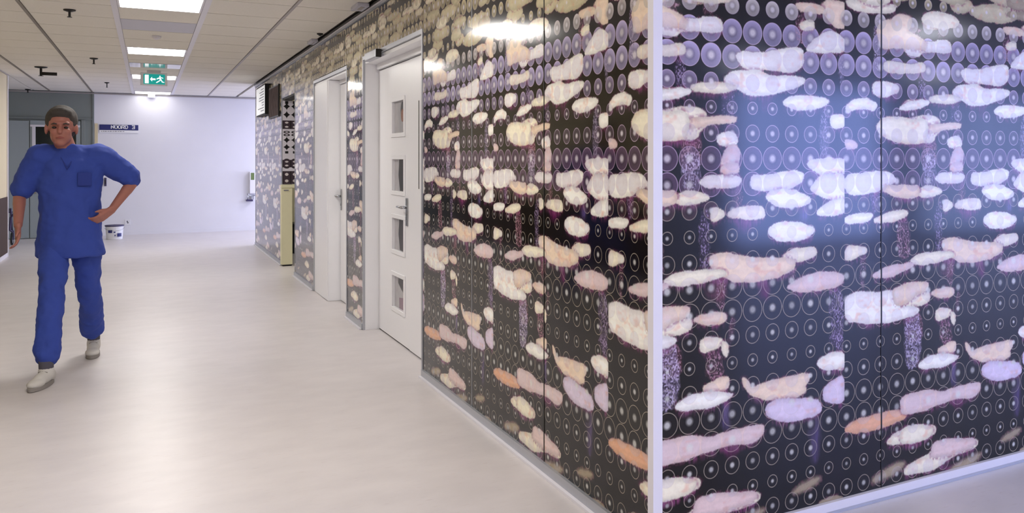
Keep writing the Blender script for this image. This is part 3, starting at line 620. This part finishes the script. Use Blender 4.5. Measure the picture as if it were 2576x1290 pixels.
# ------------------------------------------------------------------ ceiling lights in view
names = ['square ceiling light nearest the viewer, cut by the top edge of the photo', 'second square ceiling light from the viewer, bright white above the exit sign strip',
         'third square ceiling light, partly hidden behind the green exit sign', 'farthest square ceiling light, just before the far white wall']
for i, y in enumerate(LY):
    y1 = min(y+TP, YF-.04)
    t = thing('ceiling_light', (.095, (y+y1)/2, CEIL-.01), names[i], 'ceiling light', 'square lights along the middle of the corridor ceiling')
    a0, a1 = -.205, .395
    obj('frame', boxes((a0, a1, y+.004, y+.02, CEIL-.008, CEIL+.02), (a0, a1, y1-.02, y1-.004, CEIL-.008, CEIL+.02), (a0, a0+.016, y+.02, y1-.02, CEIL-.008, CEIL+.02), (a1-.016, a1, y+.02, y1-.02, CEIL-.008, CEIL+.02)), M['rail_white'], t)
    obj('diffuser', boxes((a0+.0165, a1-.0165, y+.0205, y1-.0205, CEIL-.004, CEIL+.010)), M['lamp' if i < 3 else 'lamp_far'], t)

# exit sign
ex, ey = .0, 13.4
exx = on_right(387, 195, ey)[0]
et = thing('exit_sign', (exx, ey, CEIL-.006), 'green and white emergency exit sign with running figure, hanging from the ceiling', 'exit sign')
zt_, zb_ = 2.62, 2.44
xa, xb = on_right(353, 195, ey)[0], on_right(421, 195, ey)[0]
obj('housing', bev(boxes((xa, xb, ey, ey+.045, zb_, zt_)), .004, 2), M['plastic_white'], et)
obj('mounting_rail', boxes((xa+.08, xb-.08, ey+.01, ey+.035, zt_+.0005, CEIL-.0005)), M['rail_white'], et)
ga, gb = on_right(361, 195, ey)[0], on_right(415, 195, ey)[0]
g0, g1 = 2.46, 2.60
obj('green_face', boxes((ga, gb, ey-.003, ey-.0005, g0, g1)), M['exit_green'], et)
W_ = gb-ga; Hh = g1-g0
P = lambda a, b, dd: (ga+a*W_, ey-.0032-.002*dd, g0+b*Hh)
bm = bmesh.new(); poly(bm, [(.06,.08),(.24,.08),(.24,.92),(.06,.92)], P); obj('door_symbol', bm, M['exit_white'], et)
bm = bmesh.new(); poly(bm, [(.30,.5),(.40,.74),(.40,.58),(.56,.58),(.56,.42),(.40,.42),(.40,.26)], P); obj('arrow_symbol', bm, M['exit_white'], et)
bm = bmesh.new()
poly(bm, [(.765+.035*math.cos(t*.7854), .80+.075*math.sin(t*.7854)) for t in range(8)], P)
poly(bm, [(.72,.70),(.80,.72),(.84,.45),(.76,.42)], P); poly(bm, [(.72,.70),(.62,.60),(.60,.50),(.65,.50),(.74,.60)], P); poly(bm, [(.80,.70),(.90,.58),(.93,.64),(.83,.74)], P)
poly(bm, [(.76,.44),(.84,.46),(.72,.28),(.62,.14),(.57,.18),(.66,.32)], P); poly(bm, [(.80,.44),(.84,.46),(.90,.28),(.97,.26),(.97,.18),(.86,.20)], P)
obj('figure_symbol', bm, M['exit_white'], et)

# ------------------------------------------------------------------ small ceiling things
def sprinkler(u, v, r, L, label, arm=False):
    x, y = on_z(u, v, CEIL)
    t = thing('sprinkler', (x, y, CEIL), label, 'sprinkler', 'sprinkler heads on the corridor ceiling')
    bm = bmesh.new(); lathe(bm, [(r, 0), (r*.95, -.010), (r*.45, -.018)], (x, y, CEIL-.001), 20); obj('rose', bm, M['black_metal'], t, smooth=False)
    bm = bmesh.new(); tube(bm, [(x, y, CEIL-.018), (x, y, CEIL-L)], r*.2, 10); obj('stem', bm, M['black_metal'], t)
    bm = bmesh.new(); lathe(bm, [(r*.40, 0), (r*.40, -.004)], (x, y, CEIL-L), 14); obj('deflector', bm, M['black_metal'], t)
    if arm:
        bm = bmesh.new(); tube(bm, [(x+.01, y, CEIL-L*.75), (x+r*2.4, y, CEIL-L*.75)], r*.30, 10); obj('side_arm', bm, M['black_metal'], t)
    return t
sprinkler(175, 24, .045, .06, 'sprinkler nearest the viewer, upper left, on a flat dark rose')
sprinkler(103, 168, .075, .12, 'large black ceiling bracket with a side arm, above the walking person', True)
sprinkler(236, 146, .045, .07, 'small dark sprinkler left of the second ceiling light')
sprinkler(269, 207, .035, .08, 'small sprinkler close to the far wall, left of the exit sign')
sprinkler(70, 224, .045, .06, 'small pale sprinkler above the grey far doors')
sprinkler(805, 84, .030, .02, 'tiny dark sprinkler beside the grey box above the second white door')
x, y = on_z(394, 90, CEIL); bm = bmesh.new(); lathe(bm, [(.042, 0), (.042, -.012), (.03, -.028), (.015, -.036)], (x, y, CEIL-.001), 20)
tag(obj('smoke_detector', bm, M['rail_white'], None, smooth=False), 'small round smoke detector between the first and second ceiling light', 'smoke detector')
x, y = on_z(381, 236, CEIL); 
tag(obj('motion_detector', bev(boxes((x-.06, x+.06, YF-.12, YF-.03, CEIL-.075, CEIL-.001)), .006, 2), M['plastic_white']), 'white box detector on the ceiling behind the farthest light', 'detector')
for (u0, u1, v, lab) in ((893, 940, 10, 'grey flat box on the ceiling above the windowed white door'), (779, 812, 100, 'grey flat box on the ceiling above the plain white door')):
    x0, y = on_z(u0, v, CEIL); x1 = XL-.035
    t = thing('ceiling_box', ((x0+x1)/2, y, CEIL), lab, 'sensor box', 'flat grey boxes on the ceiling by the mural')
    obj('box_body', bev(boxes((x0, x1, y-.10, y+.16, CEIL-.03, CEIL-.001)), .004, 2), M['vent'], t)
    obj('box_lens', boxes((x0+.03, x1-.03, y-.07, y+.06, CEIL-.034, CEIL-.0302)), M['rail'], t)

# ------------------------------------------------------------------ things on the walls
def letters(txt, ox, oz, hgt, wid, gap, y, parent, name, m):
    G = {'N': [((0,0),(0,1)),((0,1),(1,0)),((1,0),(1,1))], 'O': [((0,.1),(0,.9)),((0,.9),(.2,1)),((.2,1),(.8,1)),((.8,1),(1,.9)),((1,.9),(1,.1)),((1,.1),(.8,0)),((.8,0),(.2,0)),((.2,0),(0,.1))],
         'R': [((0,0),(0,1)),((0,1),(1,1)),((1,1),(1,.5)),((1,.5),(0,.5)),((.4,.5),(1,0))], 'D': [((0,0),(0,1)),((0,1),(.7,1)),((.7,1),(1,.7)),((1,.7),(1,.3)),((1,.3),(.7,0)),((.7,0),(0,0))],
         '3': [((0,1),(1,1)),((1,1),(1,0)),((1,0),(0,0)),((.3,.5),(1,.5))]}
    x = ox
    for ch in txt:
        if ch != ' ':
            bm = bmesh.new()
            for (a, b), (c, d) in G[ch]:
                p = Vector((x+a*wid, 0, oz+b*hgt)); q = Vector((x+c*wid, 0, oz+d*hgt)); e = (q-p).normalized()*.007; n = Vector((-e.z, 0, e.x))*1.0
                p -= e*.5; q += e*.5
                vs = [p+n, p-n, q-n, q+n]
                f = [bm.verts.new((k.x, y, k.z)) for k in vs]; g = [bm.verts.new((k.x, y-.003, k.z)) for k in vs]
                bm.faces.new(f); bm.faces.new(g[::-1])
                for i in range(4): bm.faces.new((f[i], g[i], g[(i+1)%4], f[(i+1)%4]))
            obj(name, bm, m, parent)
        x += wid+gap
sx0, sz1 = far(250, 313); sx1, sz0 = far(348, 328)
st = thing('ward_sign', ((sx0+sx1)/2, YF-.001, sz0), 'dark blue ward sign with white lettering on the far white wall', 'sign')
obj('blue_plate', bev(boxes((sx0, sx1, YF-.016, YF-.001, sz0, sz1)), .002, 1), M['sign_blue'], st)
letters('NOORD 3', far(280, 320)[0], sz0+.03, .058, .040, .016, YF-.0162, st, 'letter', M['text_white'])
wz0 = sz0-.05
obj('white_plate', boxes((sx0, sx1, YF-.012, YF-.001, wz0, sz0-.002)), M['sign_white'], st)
bm = bmesh.new()
for k in range(14): box(bm, sx0+.03+k*.027, sx0+.03+k*.027+.018*(.6+.4*((k*7)%3)/2), YF-.0135, YF-.0122, wz0+.018, wz0+.033)
obj('small_print', bm, M['text_grey'], st)
x0, z1 = far(262, 447); x1, z0 = far(268, 468)
t = thing('wall_switch', (x0, YF, z0), 'small dark upright switch plate on the far white wall beside the elbow', 'switch')
obj('switch_plate', bev(boxes((x0, x1, YF-.014, YF-.001, z0, z1)), .002, 1), M['purple'], t)
obj('switch_rocker', boxes((x0+.012, x1-.012, YF-.018, YF-.0145, z0+.04, z1-.04)), M['dark'], t)
x0, z1 = far(236, 310); x1, z0 = far(246, 362)
tag(obj('notice_strip', boxes((x0+.015, x1, YF-.008, YF-.001, z0, z1)), M['beige']), 'narrow beige paper strip on the far wall left of the blue sign', 'notice')
x0, z0 = far(314, 566); x1, z1 = far(328, 551)
t = thing('wall_socket', (x0, YF, z0), 'small white power socket on the far wall above the bucket', 'socket')
obj('socket_plate', bev(boxes((x0, x1, YF-.012, YF-.001, z0, z1)), .002, 1), M['plastic_white'], t)
obj('socket_hole', boxes((x0+.03, x0+.05, YF-.0135, YF-.0122, z0+.05, z0+.08)), M['text_grey'], t)
obj('socket_hole', boxes((x1-.05, x1-.03, YF-.0135, YF-.0122, z0+.03, z0+.06)), M['text_grey'], t)
# soap dispenser with elbow lever near the mural end
sy = YF-.001
x0, z1 = far(627, 432); x1, z0 = far(641, 486)
t = thing('soap_dispenser', ((x0+x1)/2, sy, z0), 'white wall dispenser with green label and metal elbow lever, right end of far wall', 'dispenser')
obj('dispenser_body', bev(boxes((x0, x1+.03, sy-.10, sy, z0, z1)), .008, 2), M['plastic_white'], t)
obj('label_patch', boxes((x0+.02, x1-.02, sy-.103, sy-.1005, z1-.16, z1-.02)), M['green_label'], t)
xx, zz = far(632, 491)
bm = bmesh.new(); tube(bm, [(xx+.06, sy-.05, zz), (xx-.05, sy-.09, zz), (xx-.08, sy-.12, zz+.03)], .013, 10); tube(bm, [(xx-.07, sy-.11, zz+.02), (xx-.08, sy-.11, zz-.08)], .010, 10); obj('elbow_lever', bm, M['chrome'], t, smooth=True)
obj('drip_tray', bev(boxes((xx-.10, xx+.02, sy-.13, sy-.01, zz-.115, zz-.08)), .004, 1), M['purple'], t)
obj('wall_bracket', boxes((xx+.0, xx+.05, sy-.04, sy, zz-.08, zz-.02)), M['alu'], t)

# info screen and dark picture on the mural end
ya, yb = on_left(645, XL-.06)+.0, on_left(666.5, XL-.06)
z0, z1 = 2.08, 2.53
t = thing('info_screen', (XL-.03, (ya+yb)/2, z0), 'bright white information screen with black edge, high at the far end of the mural', 'screen')
obj('screen_casing', boxes((XL-.058, XL-.001, yb, ya, z0, z1)), M['dark'], t)
obj('screen_face', boxes((XL-.062, XL-.0585, yb+.03, ya-.02, z0+.02, z1-.02)), M['screen'], t)
bm = bmesh.new(); rr = random.Random(3)
for k in range(9): box(bm, XL-.0640, XL-.0625, yb+.1, yb+.1+rr.uniform(.25,.85), z1-.07-k*.04, z1-.058-k*.04)
obj('screen_text', bm, M['text_grey'], t)
ya, yb = on_left(680), on_left(704)
t = thing('framed_picture', (XL-.01, (ya+yb)/2, 2.0), 'dark streaked picture hanging high on the mural, right of the white screen', 'picture')
obj('picture_frame', boxes((XL-.02, XL-.001, yb, ya-.0, 2.0, 2.44)), M['black_metal'], t)
m = mat('streaked_print', (0.36,0.31,0.31), 0.9, var=0.9, scale=9, stretch=(1,2,1), spec=0.1)
obj('picture_print', boxes((XL-.023, XL-.0205, yb+.02, ya-.02, 2.02, 2.42)), m, t)

# patterned banner in the opening, yellow post, black bin
pw, ph = 96, 512
Pm = np.zeros((ph, pw, 3))+np.array([.86,.84,.88]); yy, xx_ = np.mgrid[0:ph, 0:pw]
xm = (xx_ % 32)-16.0; fz = 1-yy/ph
def band(a, b, f):
    k = (fz >= a) & (fz < b); loc = ((fz-a)/(b-a))
    f(k, loc)
def stars(k, loc):
    n = 2; l = (loc*n % 1-.5)*2; s = (np.abs(xm/16)**.7+np.abs(l)**.7) < .95; Pm[k & s] = (.08,.07,.08)
def dark(k, loc):
    Pm[k] = (.25,.20,.24); l = (loc*2 % 1-.5)*2; s = np.hypot(xm/16, l) < .45; Pm[k & s] = (.85,.82,.82); s2 = np.abs(xm) > 14; Pm[k & s2] = (.1,.08,.08)
def rings2(k, loc):
    l = (loc*2 % 1-.5)*2; s = np.abs(np.hypot(xm/16, l)-.6) < .22; Pm[k & s] = (.18,.15,.17)
def rowd(k, loc): s = (np.abs(xm) < 7) & (np.abs(loc-.5) < .35); Pm[k & s] = (.08,.07,.08)
band(0, .05, rowd); band(.02, .22, stars); band(.24, .34, dark); band(.36, .43, rings2); band(.43, .60, stars); band(.60, .64, rowd); band(.69, .82, rings2); band(.71, .80, dark); band(.845, 1, dark)
pi = bpy.data.images.new('banner_print', pw, ph, alpha=False); q = np.ones((ph, pw, 4), np.float32); q[..., :3] = Pm; pi.pixels.foreach_set(q.ravel()); pi.update(); pi.pack()
bx0, bx1, bz0, bz1 = XL+.006, XL+.36, 1.085, 2.20
bp_ = obj('patterned_banner', boxes((bx0, bx1, OB-.032, OB-.022, bz0, bz1)), print_mat('banner', pi, .4, .3), None, uv=lambda c: ((c.x-bx0)/(bx1-bx0)*1.2, (c.z-bz0)/(bz1-bz0)))
tag(bp_, 'black and white patterned banner hanging in the opening of the mural', 'banner')
t = thing('yellow_cabinet', (XL+.06, OB-.05, 0), 'narrow pale yellow cabinet end under the patterned banner in the mural opening', 'cabinet')
obj('cabinet_body', bev(boxes((XL-.02, XL+.120, OB-.10, OB-.006, .02, 1.035)), .004, 1), M['yellow'], t)
obj('cabinet_top', bev(boxes((XL-.02, XL+.175, OB-.105, OB-.006, 1.037, 1.08)), .003, 1), M['yellow'], t)
obj('label_holder', boxes((XL+.01, XL+.07, OB-.108, OB-.1055, 1.0, 1.012)), M['text_grey'], t)
obj('plinth', boxes((XL+.0, XL+.11, OB-.095, OB-.01, 0, .0195)), M['dark'], t)
bx, by = 1.9, 13.6
bx = on_right(738, 600, 13.6)[0]
t = thing('black_bin', (bx+.12, 13.6, 0), 'black box bin on the floor seen through the mural opening', 'bin')
obj('bin_body', bev(boxes((bx-.16, bx+.30, 13.45, 13.8, .01, .42)), .01, 2), M['dark'], t)
obj('bin_lid', bev(boxes((bx-.17, bx+.31, 13.44, 13.81, .422, .45)), .006, 1), M['black_metal'], t)

# paint bucket by the far wall
x, y = on_z(288, 601, 0); r = .142
t = thing('paint_bucket', (x, y, 0), 'white paint bucket with blue print and dark lid on the floor by the far wall', 'bucket')
bm = bmesh.new(); lathe(bm, [(r*.86, 0), (r*.88, .004), (r*.98, .225), (r, .228)], (x, y, 0), 32); obj('bucket_body', bm, M['plastic_white'], t, smooth=False)
bm = bmesh.new(); lathe(bm, [(r*1.05, .229), (r*1.06, .245), (r*1.0, .252), (r*.9, .248)], (x, y, 0), 32); obj('lid', bm, M['purple'], t)
def patch(a0, a1, z0, z1, nm='blue_print'):
    bm = bmesh.new(); n = 8; R0 = r*.985+.002; vs = []
    for i in range(n+1):
        a = a0+(a1-a0)*i/n; vs.append((bm.verts.new((x+R0*math.cos(a), y+R0*math.sin(a), z0)), bm.verts.new((x+R0*math.cos(a), y+R0*math.sin(a), z1))))
    for p, q in zip(vs, vs[1:]): bm.faces.new((p[0], q[0], q[1], p[1]))
    return obj(nm, bm, M['sign_blue'], t)
fa = math.atan2(-y, -x)
patch(fa-.75, fa-.25, .12, .17); patch(fa-.10, fa+.10, .12, .14); patch(fa+.30, fa+.85, .05, .11); patch(fa+.0, fa+.12, .06, .085)
bm = bmesh.new(); tube(bm, [(x+math.cos(fa-1.57+k*.314)*r*1.07, y+math.sin(fa-1.57+k*.314)*r*1.07, .205-.05*math.sin(k*.314)) for k in range(11)], .0025, 6); obj('wire_handle', bm, M['chrome'], t, smooth=True)

# walking frame behind the left wall end
wx, wy = on_z(30, 616, 0)
t = thing('rollator', (wx-.2, wy, 0), 'wheeled walking frame with curved purple handles, half hidden behind the left wall end', 'walker')
def wz(v): return H-(v-HZ)*13.9/FPX
wheels = [(wx, wy), (wx-.50, wy), (wx-.05, wy+.45), (wx-.45, wy+.45)]
for i, (a, c) in enumerate(wheels):
    bm = bmesh.new(); n = 20
    for k in range(n): pass
    tube(bm, [(a, c+.075*math.cos(q*2*math.pi/20), .085+.075*math.sin(q*2*math.pi/20)) for q in range(21)], .016, 8, cap=False); wq = obj('wheel', bm, M['rubber'], t, smooth=True)
    bm = bmesh.new(); tube(bm, [(a-.012, c, .085), (a+.012, c, .085)], .055, 16); obj('wheel_hub', bm, M['alu'], wq)
    bm = bmesh.new(); tube(bm, [(a+.02, c, .085), (a+.02, c, .20), (a+.0, c+.0, .22)], .010, 8); obj('wheel_fork', bm, M['purple'], wq)
for sx in (0, -.5):
    bm = bmesh.new(); a = wx+sx
    tube(bm, [(a+.04, wy+.10, wz(500)), (a+.06, wy, wz(499)), (a+.05, wy-.06, wz(515)), (a+.04, wy-.03, wz(535)), (a-.02, wy+.02, wz(548)), (a-.03, wy+.03, wz(580)), (a+.0, wy+.02, .22)], .016, 10)
    obj('handle_tube', bm, M['purple'], t, smooth=True)
    bm = bmesh.new(); tube(bm, [(a-.02, wy+.03, .6), (a-.02 if sx else a-.05, wy+.45, .22)], .013, 8); obj('side_tube', bm, M['purple'], t, smooth=True)
obj('seat_pad', bev(boxes((wx-.47, wx-.05, wy+.06, wy+.28, .55, .59)), .01, 2), M['rubber'], t)
bm = bmesh.new(); tube(bm, [(wx-.52, wy+.25, .53), (wx-.02, wy+.25, .53)], .012, 8); obj('cross_tube', bm, M['purple'], t)

# ------------------------------------------------------------------ the walking person
def capsule(bm, p, q, r0, r1, n=14, flat=None):
    p, q = Vector(p), Vector(q); d = (q-p); L = d.length; d.normalize(); pts = []; rad = []
    for k in range(5):
        a = math.pi/2*(k/4); pts.append(p-d*r0*math.cos(a)); rad.append(max(r0*math.sin(a), .0008))
    for k in range(5):
        a = math.pi/2*(k/4); pts.append(q+d*r1*math.sin(a)); rad.append(max(r1*math.cos(a), .0008))
    tube(bm, pts, rad, n)
def ell(bm, c, r, rot=None, seg=20):
    mtx = Matrix.Translation(c) @ (rot.to_4x4() if rot else Matrix.Identity(4)) @ Matrix.Diagonal((r[0], r[1], r[2], 1))
    bmesh.ops.create_uvsphere(bm, u_segments=seg, v_segments=seg//2+2, radius=1, matrix=mtx)
def loft(bm, secs, n=28):        # secs: (centre, rx, ry, rotation about z)
    rings = []
    for c, rx, ry, a in secs:
        rings.append([bm.verts.new((c[0]+rx*math.cos(t)*math.cos(a)-ry*math.sin(t)*math.sin(a), c[1]+rx*math.cos(t)*math.sin(a)+ry*math.sin(t)*math.cos(a), c[2])) for t in [2*math.pi*k/n for k in range(n)]])
    for r0, r1 in zip(rings, rings[1:]):
        for k in range(n): bm.faces.new((r0[k], r0[(k+1)%n], r1[(k+1)%n], r1[k]))
    bm.faces.new(rings[0][::-1]); bm.faces.new(rings[-1])
def fused(name, bm, m, parent, vox, sm=4, wrinkle=0, **k):
    o = obj(name, bm, m, parent, **k)
    md = o.modifiers.new('r', 'REMESH'); md.mode = 'VOXEL'; md.voxel_size = vox
    ms = o.modifiers.new('s', 'SMOOTH'); ms.iterations = sm; ms.factor = .6
    if wrinkle:
        tx = bpy.data.textures.new('folds', 'CLOUDS'); tx.noise_scale = .09; tx.noise_depth = 2
        dm = o.modifiers.new('d', 'DISPLACE'); dm.texture = tx; dm.strength = wrinkle; dm.mid_level = .5; dm.texture_coords = 'LOCAL'
    dg = bpy.context.evaluated_depsgraph_get(); me = bpy.data.meshes.new_from_object(o.evaluated_get(dg))
    o.modifiers.clear(); o.data = me
    for p in me.polygons: p.use_smooth = True
    return o
px0, py0 = -.455, 6.80
man = thing('person', (px0, py0, 0), 'person in blue short-sleeved scrubs and white shoes walking towards the viewer, one elbow out', 'person')
V = lambda x, y, z: Vector((px0+x, py0+y, z))      # person faces -y
hd = V(-.045, -.070, 1.632)
# joints
shR, shL = V(-.165, -.01, 1.435), V(.175, .0, 1.435)
elL = V(.375, .07, 1.27); wrL = V(.245, -.07, 1.075)
elR = V(-.285, .05, 1.19); wrR = V(-.275, -.13, .99)
bm = bmesh.new()
def hscale(b):
    for v in b.verts: v.co = hd+(v.co-hd)*1.10
# head: cranium, jaw, nose, ears, neck
tilt = Matrix.Rotation(math.radians(10), 3, 'X')
ell(bm, hd+Vector((0,.018,.028)), (.074,.094,.092)); ell(bm, hd+Vector((0,-.020,-.045)), (.056,.066,.070)); ell(bm, hd+Vector((0,-.055,-.093)), (.030,.026,.022))
ell(bm, hd+Vector((-.028,-.058,-.028)), (.026,.024,.026)); ell(bm, hd+Vector((.028,-.058,-.028)), (.026,.024,.026))
capsule(bm, hd+Vector((0,-.076,.010)), hd+Vector((0,-.096,-.030)), .008, .013)
ell(bm, hd+Vector((0,-.070,.022)), (.052,.018,.012))
ell(bm, hd+Vector((0,-.078,-.064)), (.024,.012,.011))
for s in (-1, 1): ell(bm, hd+Vector((s*.077,.012,-.012)), (.010,.020,.033))
hscale(bm)
capsule(bm, hd+Vector((0,.020,-.06)), V(-.012,.0,1.46), .058, .060); capsule(bm, V(-.10,.0,1.42), V(.10,.0,1.42), .045, .045)
# torso core beneath the clothes, pelvis, legs
capsule(bm, V(0,.0,1.34), V(0,0,1.0), .092, .092)
hipR, hipL = V(-.085,0,.93), V(.085,0,.93); knR, knL = V(-.085,-.25,.525), V(.105,.11,.50); anR, anL = V(-.10,-.40,.115), V(.115,.44,.125)
for h_, k_, a_ in ((hipR, knR, anR), (hipL, knL, anL)):
    capsule(bm, h_, k_, .060, .048); capsule(bm, k_, a_, .050, .034)
def arm(sh, elb, wr):
    capsule(bm, sh, elb, .040, .036); capsule(bm, elb, elb+(wr-elb)*.35, .037, .037); capsule(bm, elb+(wr-elb)*.3, wr, .036, .025)
arm(shL, elL, wrL); arm(shR, elR, wrR)
def hand(wr, d, side, curl):     # d: direction palm->fingers, side: across the palm towards the thumb
    d = d.normalized(); side = (side-d*side.dot(d)).normalized(); nrm = d.cross(side)
    for j, off in enumerate((-.028,-.010,.008,.026)):
        capsule(bm, wr+side*off*.7, wr+d*.085+side*off, .016, .0125, 10)
        L = (.058,.070,.075,.068)[j]; b0 = wr+d*.090+side*off*1.05; m1 = b0+(d*math.cos(curl*.5)+nrm*math.sin(curl*.5))*L*.5; m2 = m1+(d*math.cos(curl*1.2)+nrm*math.sin(curl*1.2))*L*.30; m3 = m2+(d*math.cos(curl*1.8)+nrm*math.sin(curl*1.8))*L*.24
        capsule(bm, b0, m1, .0092, .0085, 8); capsule(bm, m1, m2, .0085, .008, 8); capsule(bm, m2, m3, .008, .007, 8)
    t0 = wr+d*.025+side*.022; t1 = t0+d*.030+side*.026+nrm*.008; t2 = t1+d*.030+side*.008+nrm*.010
    capsule(bm, t0, t1, .014, .011, 8); capsule(bm, t1, t2, .010, .008, 8)
hand(wrL, Vector((-.75,-.20,-.62)), Vector((-.3,-.6,.4)), .7)
hand(wrR, Vector((.03,-.30,-.95)), Vector((.25,-.9,.2)), .6)
body = fused('body', bm, M['skin'], man, .0055, 3)
# eyes, brows, lips
for s in (-1, 1):
    bm = bmesh.new(); ell(bm, hd+Vector((s*.030,-.0755,-.004)), (.0125,.008,.007)); hscale(bm); obj('eye', bm, M['eye'], man, smooth=True)
    bm = bmesh.new(); tube(bm, [hd+Vector((s*.016,-.090,.016)), hd+Vector((s*.030,-.090,.021)), hd+Vector((s*.046,-.080,.014))], [.003,.0045,.002], 8); hscale(bm); obj('eyebrow', bm, M['hair'], man, smooth=True)
bm = bmesh.new(); tube(bm, [hd+Vector((-.022,-.083,-.066)), hd+Vector((0,-.092,-.063)), hd+Vector((.022,-.083,-.066))], [.002,.006,.002], 8); hscale(bm); obj('lips', bm, M['lip'], man, smooth=True)
# hair
bm = bmesh.new(); ell(bm, hd+Vector((0,.030,.045)), (.086,.098,.092)); ell(bm, hd+Vector((0,.055,-.005)), (.080,.072,.075)); ell(bm, hd+Vector((0,-.035,.085)), (.060,.045,.035)); hscale(bm)
fused('hair', bm, M['hair'], man, .007, 3, .006)
# tunic
bm = bmesh.new()
loft(bm, [(V(.0,-.01,.76),.200,.152,0), (V(.0,-.01,.80),.197,.150,0), (V(0,0,.95),.186,.136,0), (V(0,0,1.12),.176,.122,0), (V(0,0,1.28),.190,.128,0), (V(0,0,1.38),.192,.122,0), (V(0,0,1.45),.150,.095,0), (V(-.005,0,1.495),.100,.080,0), (V(-.010,-.005,1.52),.078,.070,0)])
capsule(bm, V(.09,0,1.425), shL, .088, .088); capsule(bm, V(-.09,0,1.425), shR, .088, .088); capsule(bm, shL, shL+(elL-shL)*.80, .086, .074); capsule(bm, shR, shR+(elR-shR)*.80, .086, .072)
capsule(bm, shL+(elL-shL)*.5, shL+(elL-shL)*.86, .074, .078); capsule(bm, shR+(elR-shR)*.5, shR+(elR-shR)*.86, .072, .075)
tunic = fused('tunic', bm, M['scrub'], man, .011, 4, .030)
# v-neck trim and chest pocket
bm = bmesh.new(); tube(bm, [V(-.072,-.03,1.495), V(-.05,-.085,1.44), V(-.008,-.128,1.355), V(.034,-.085,1.44), V(.056,-.03,1.495)], .008, 8); obj('neck_band', bm, M['scrub_dark'], tunic, smooth=True)
bm = bev(boxes((px0+.05, px0+.13, py0-.134, py0-.122, 1.24, 1.33)), .003, 1); obj('chest_pocket', bm, M['scrub_dark'], tunic)
# trousers
bm = bmesh.new()
loft(bm, [(V(0,0,.78),.165,.115,0), (V(0,0,.90),.168,.118,0), (V(0,0,.98),.150,.105,0)])
for h_, k_, a_, off in ((hipR, knR, anR, .06), (hipL, knL, anL, .07)):
    top = a_+Vector((0,0,off)); top = a_+(k_-a_)*.17
    capsule(bm, h_+Vector((0,0,-.06)), k_, .097, .072); capsule(bm, k_, k_+(top-k_)*.6, .072, .076); capsule(bm, k_+(top-k_)*.5, top, .076, .076)
fused('trousers', bm, M['scrub'], man, .011, 4, .034)
# socks and shoes
def shoe(an, toe_dir, z0=0.0):
    d = Vector((toe_dir[0], toe_dir[1], 0)).normalized(); ang = math.atan2(d.y, d.x)
    bm = bmesh.new(); capsule(bm, an+Vector((0,0,-.03)), an+Vector((0,0,.08)), .040, .043); obj('sock', bm, M['sock'], man, smooth=True)
    base = Vector((an.x, an.y, z0))
    bm = bmesh.new()
    ell(bm, base+d*(-.035)+Vector((0,0,.052)), (.046,.038,.046), Matrix.Rotation(ang, 3, 'Z')); ell(bm, base+d*.05+Vector((0,0,.050)), (.085,.041,.042), Matrix.Rotation(ang, 3, 'Z'))
    ell(bm, base+d*.13+Vector((0,0,.038)), (.072,.046,.030), Matrix.Rotation(ang, 3, 'Z')); capsule(bm, base+Vector((0,0,.06)), base+Vector((0,0,.088)), .045, .045)
    s_ = fused('shoe', bm, M['shoe'], man, .007, 4)
    # sole
    bm = bmesh.new(); out = []
    n = 28
    for k in range(n):
        t = 2*math.pi*k/n; a = .060+.145*math.cos(t); wv = (.043+.008*math.cos(t))*math.sin(t); out.append((a, wv))
    sd = Vector((-d.y, d.x, 0))
    poly(bm, out, lambda a, b, dd: tuple(base+d*a+sd*b+Vector((0,0,.002+.024*dd))))
    obj('sole', bev(bm, .003, 1), M['sole'], s_)
    for q in range(4):
        c = base+d*(.045+.022*q)+Vector((0,0,.094-.009*q)); bm = bmesh.new(); tube(bm, [c-sd*.026-Vector((0,0,.008)), c, c+sd*.026-Vector((0,0,.008))], .003, 6); obj('lace', bm, M['sole'], s_, smooth=True)
shoe(anR, (-.32,-.95)); shoe(anL, (-.02,-1))
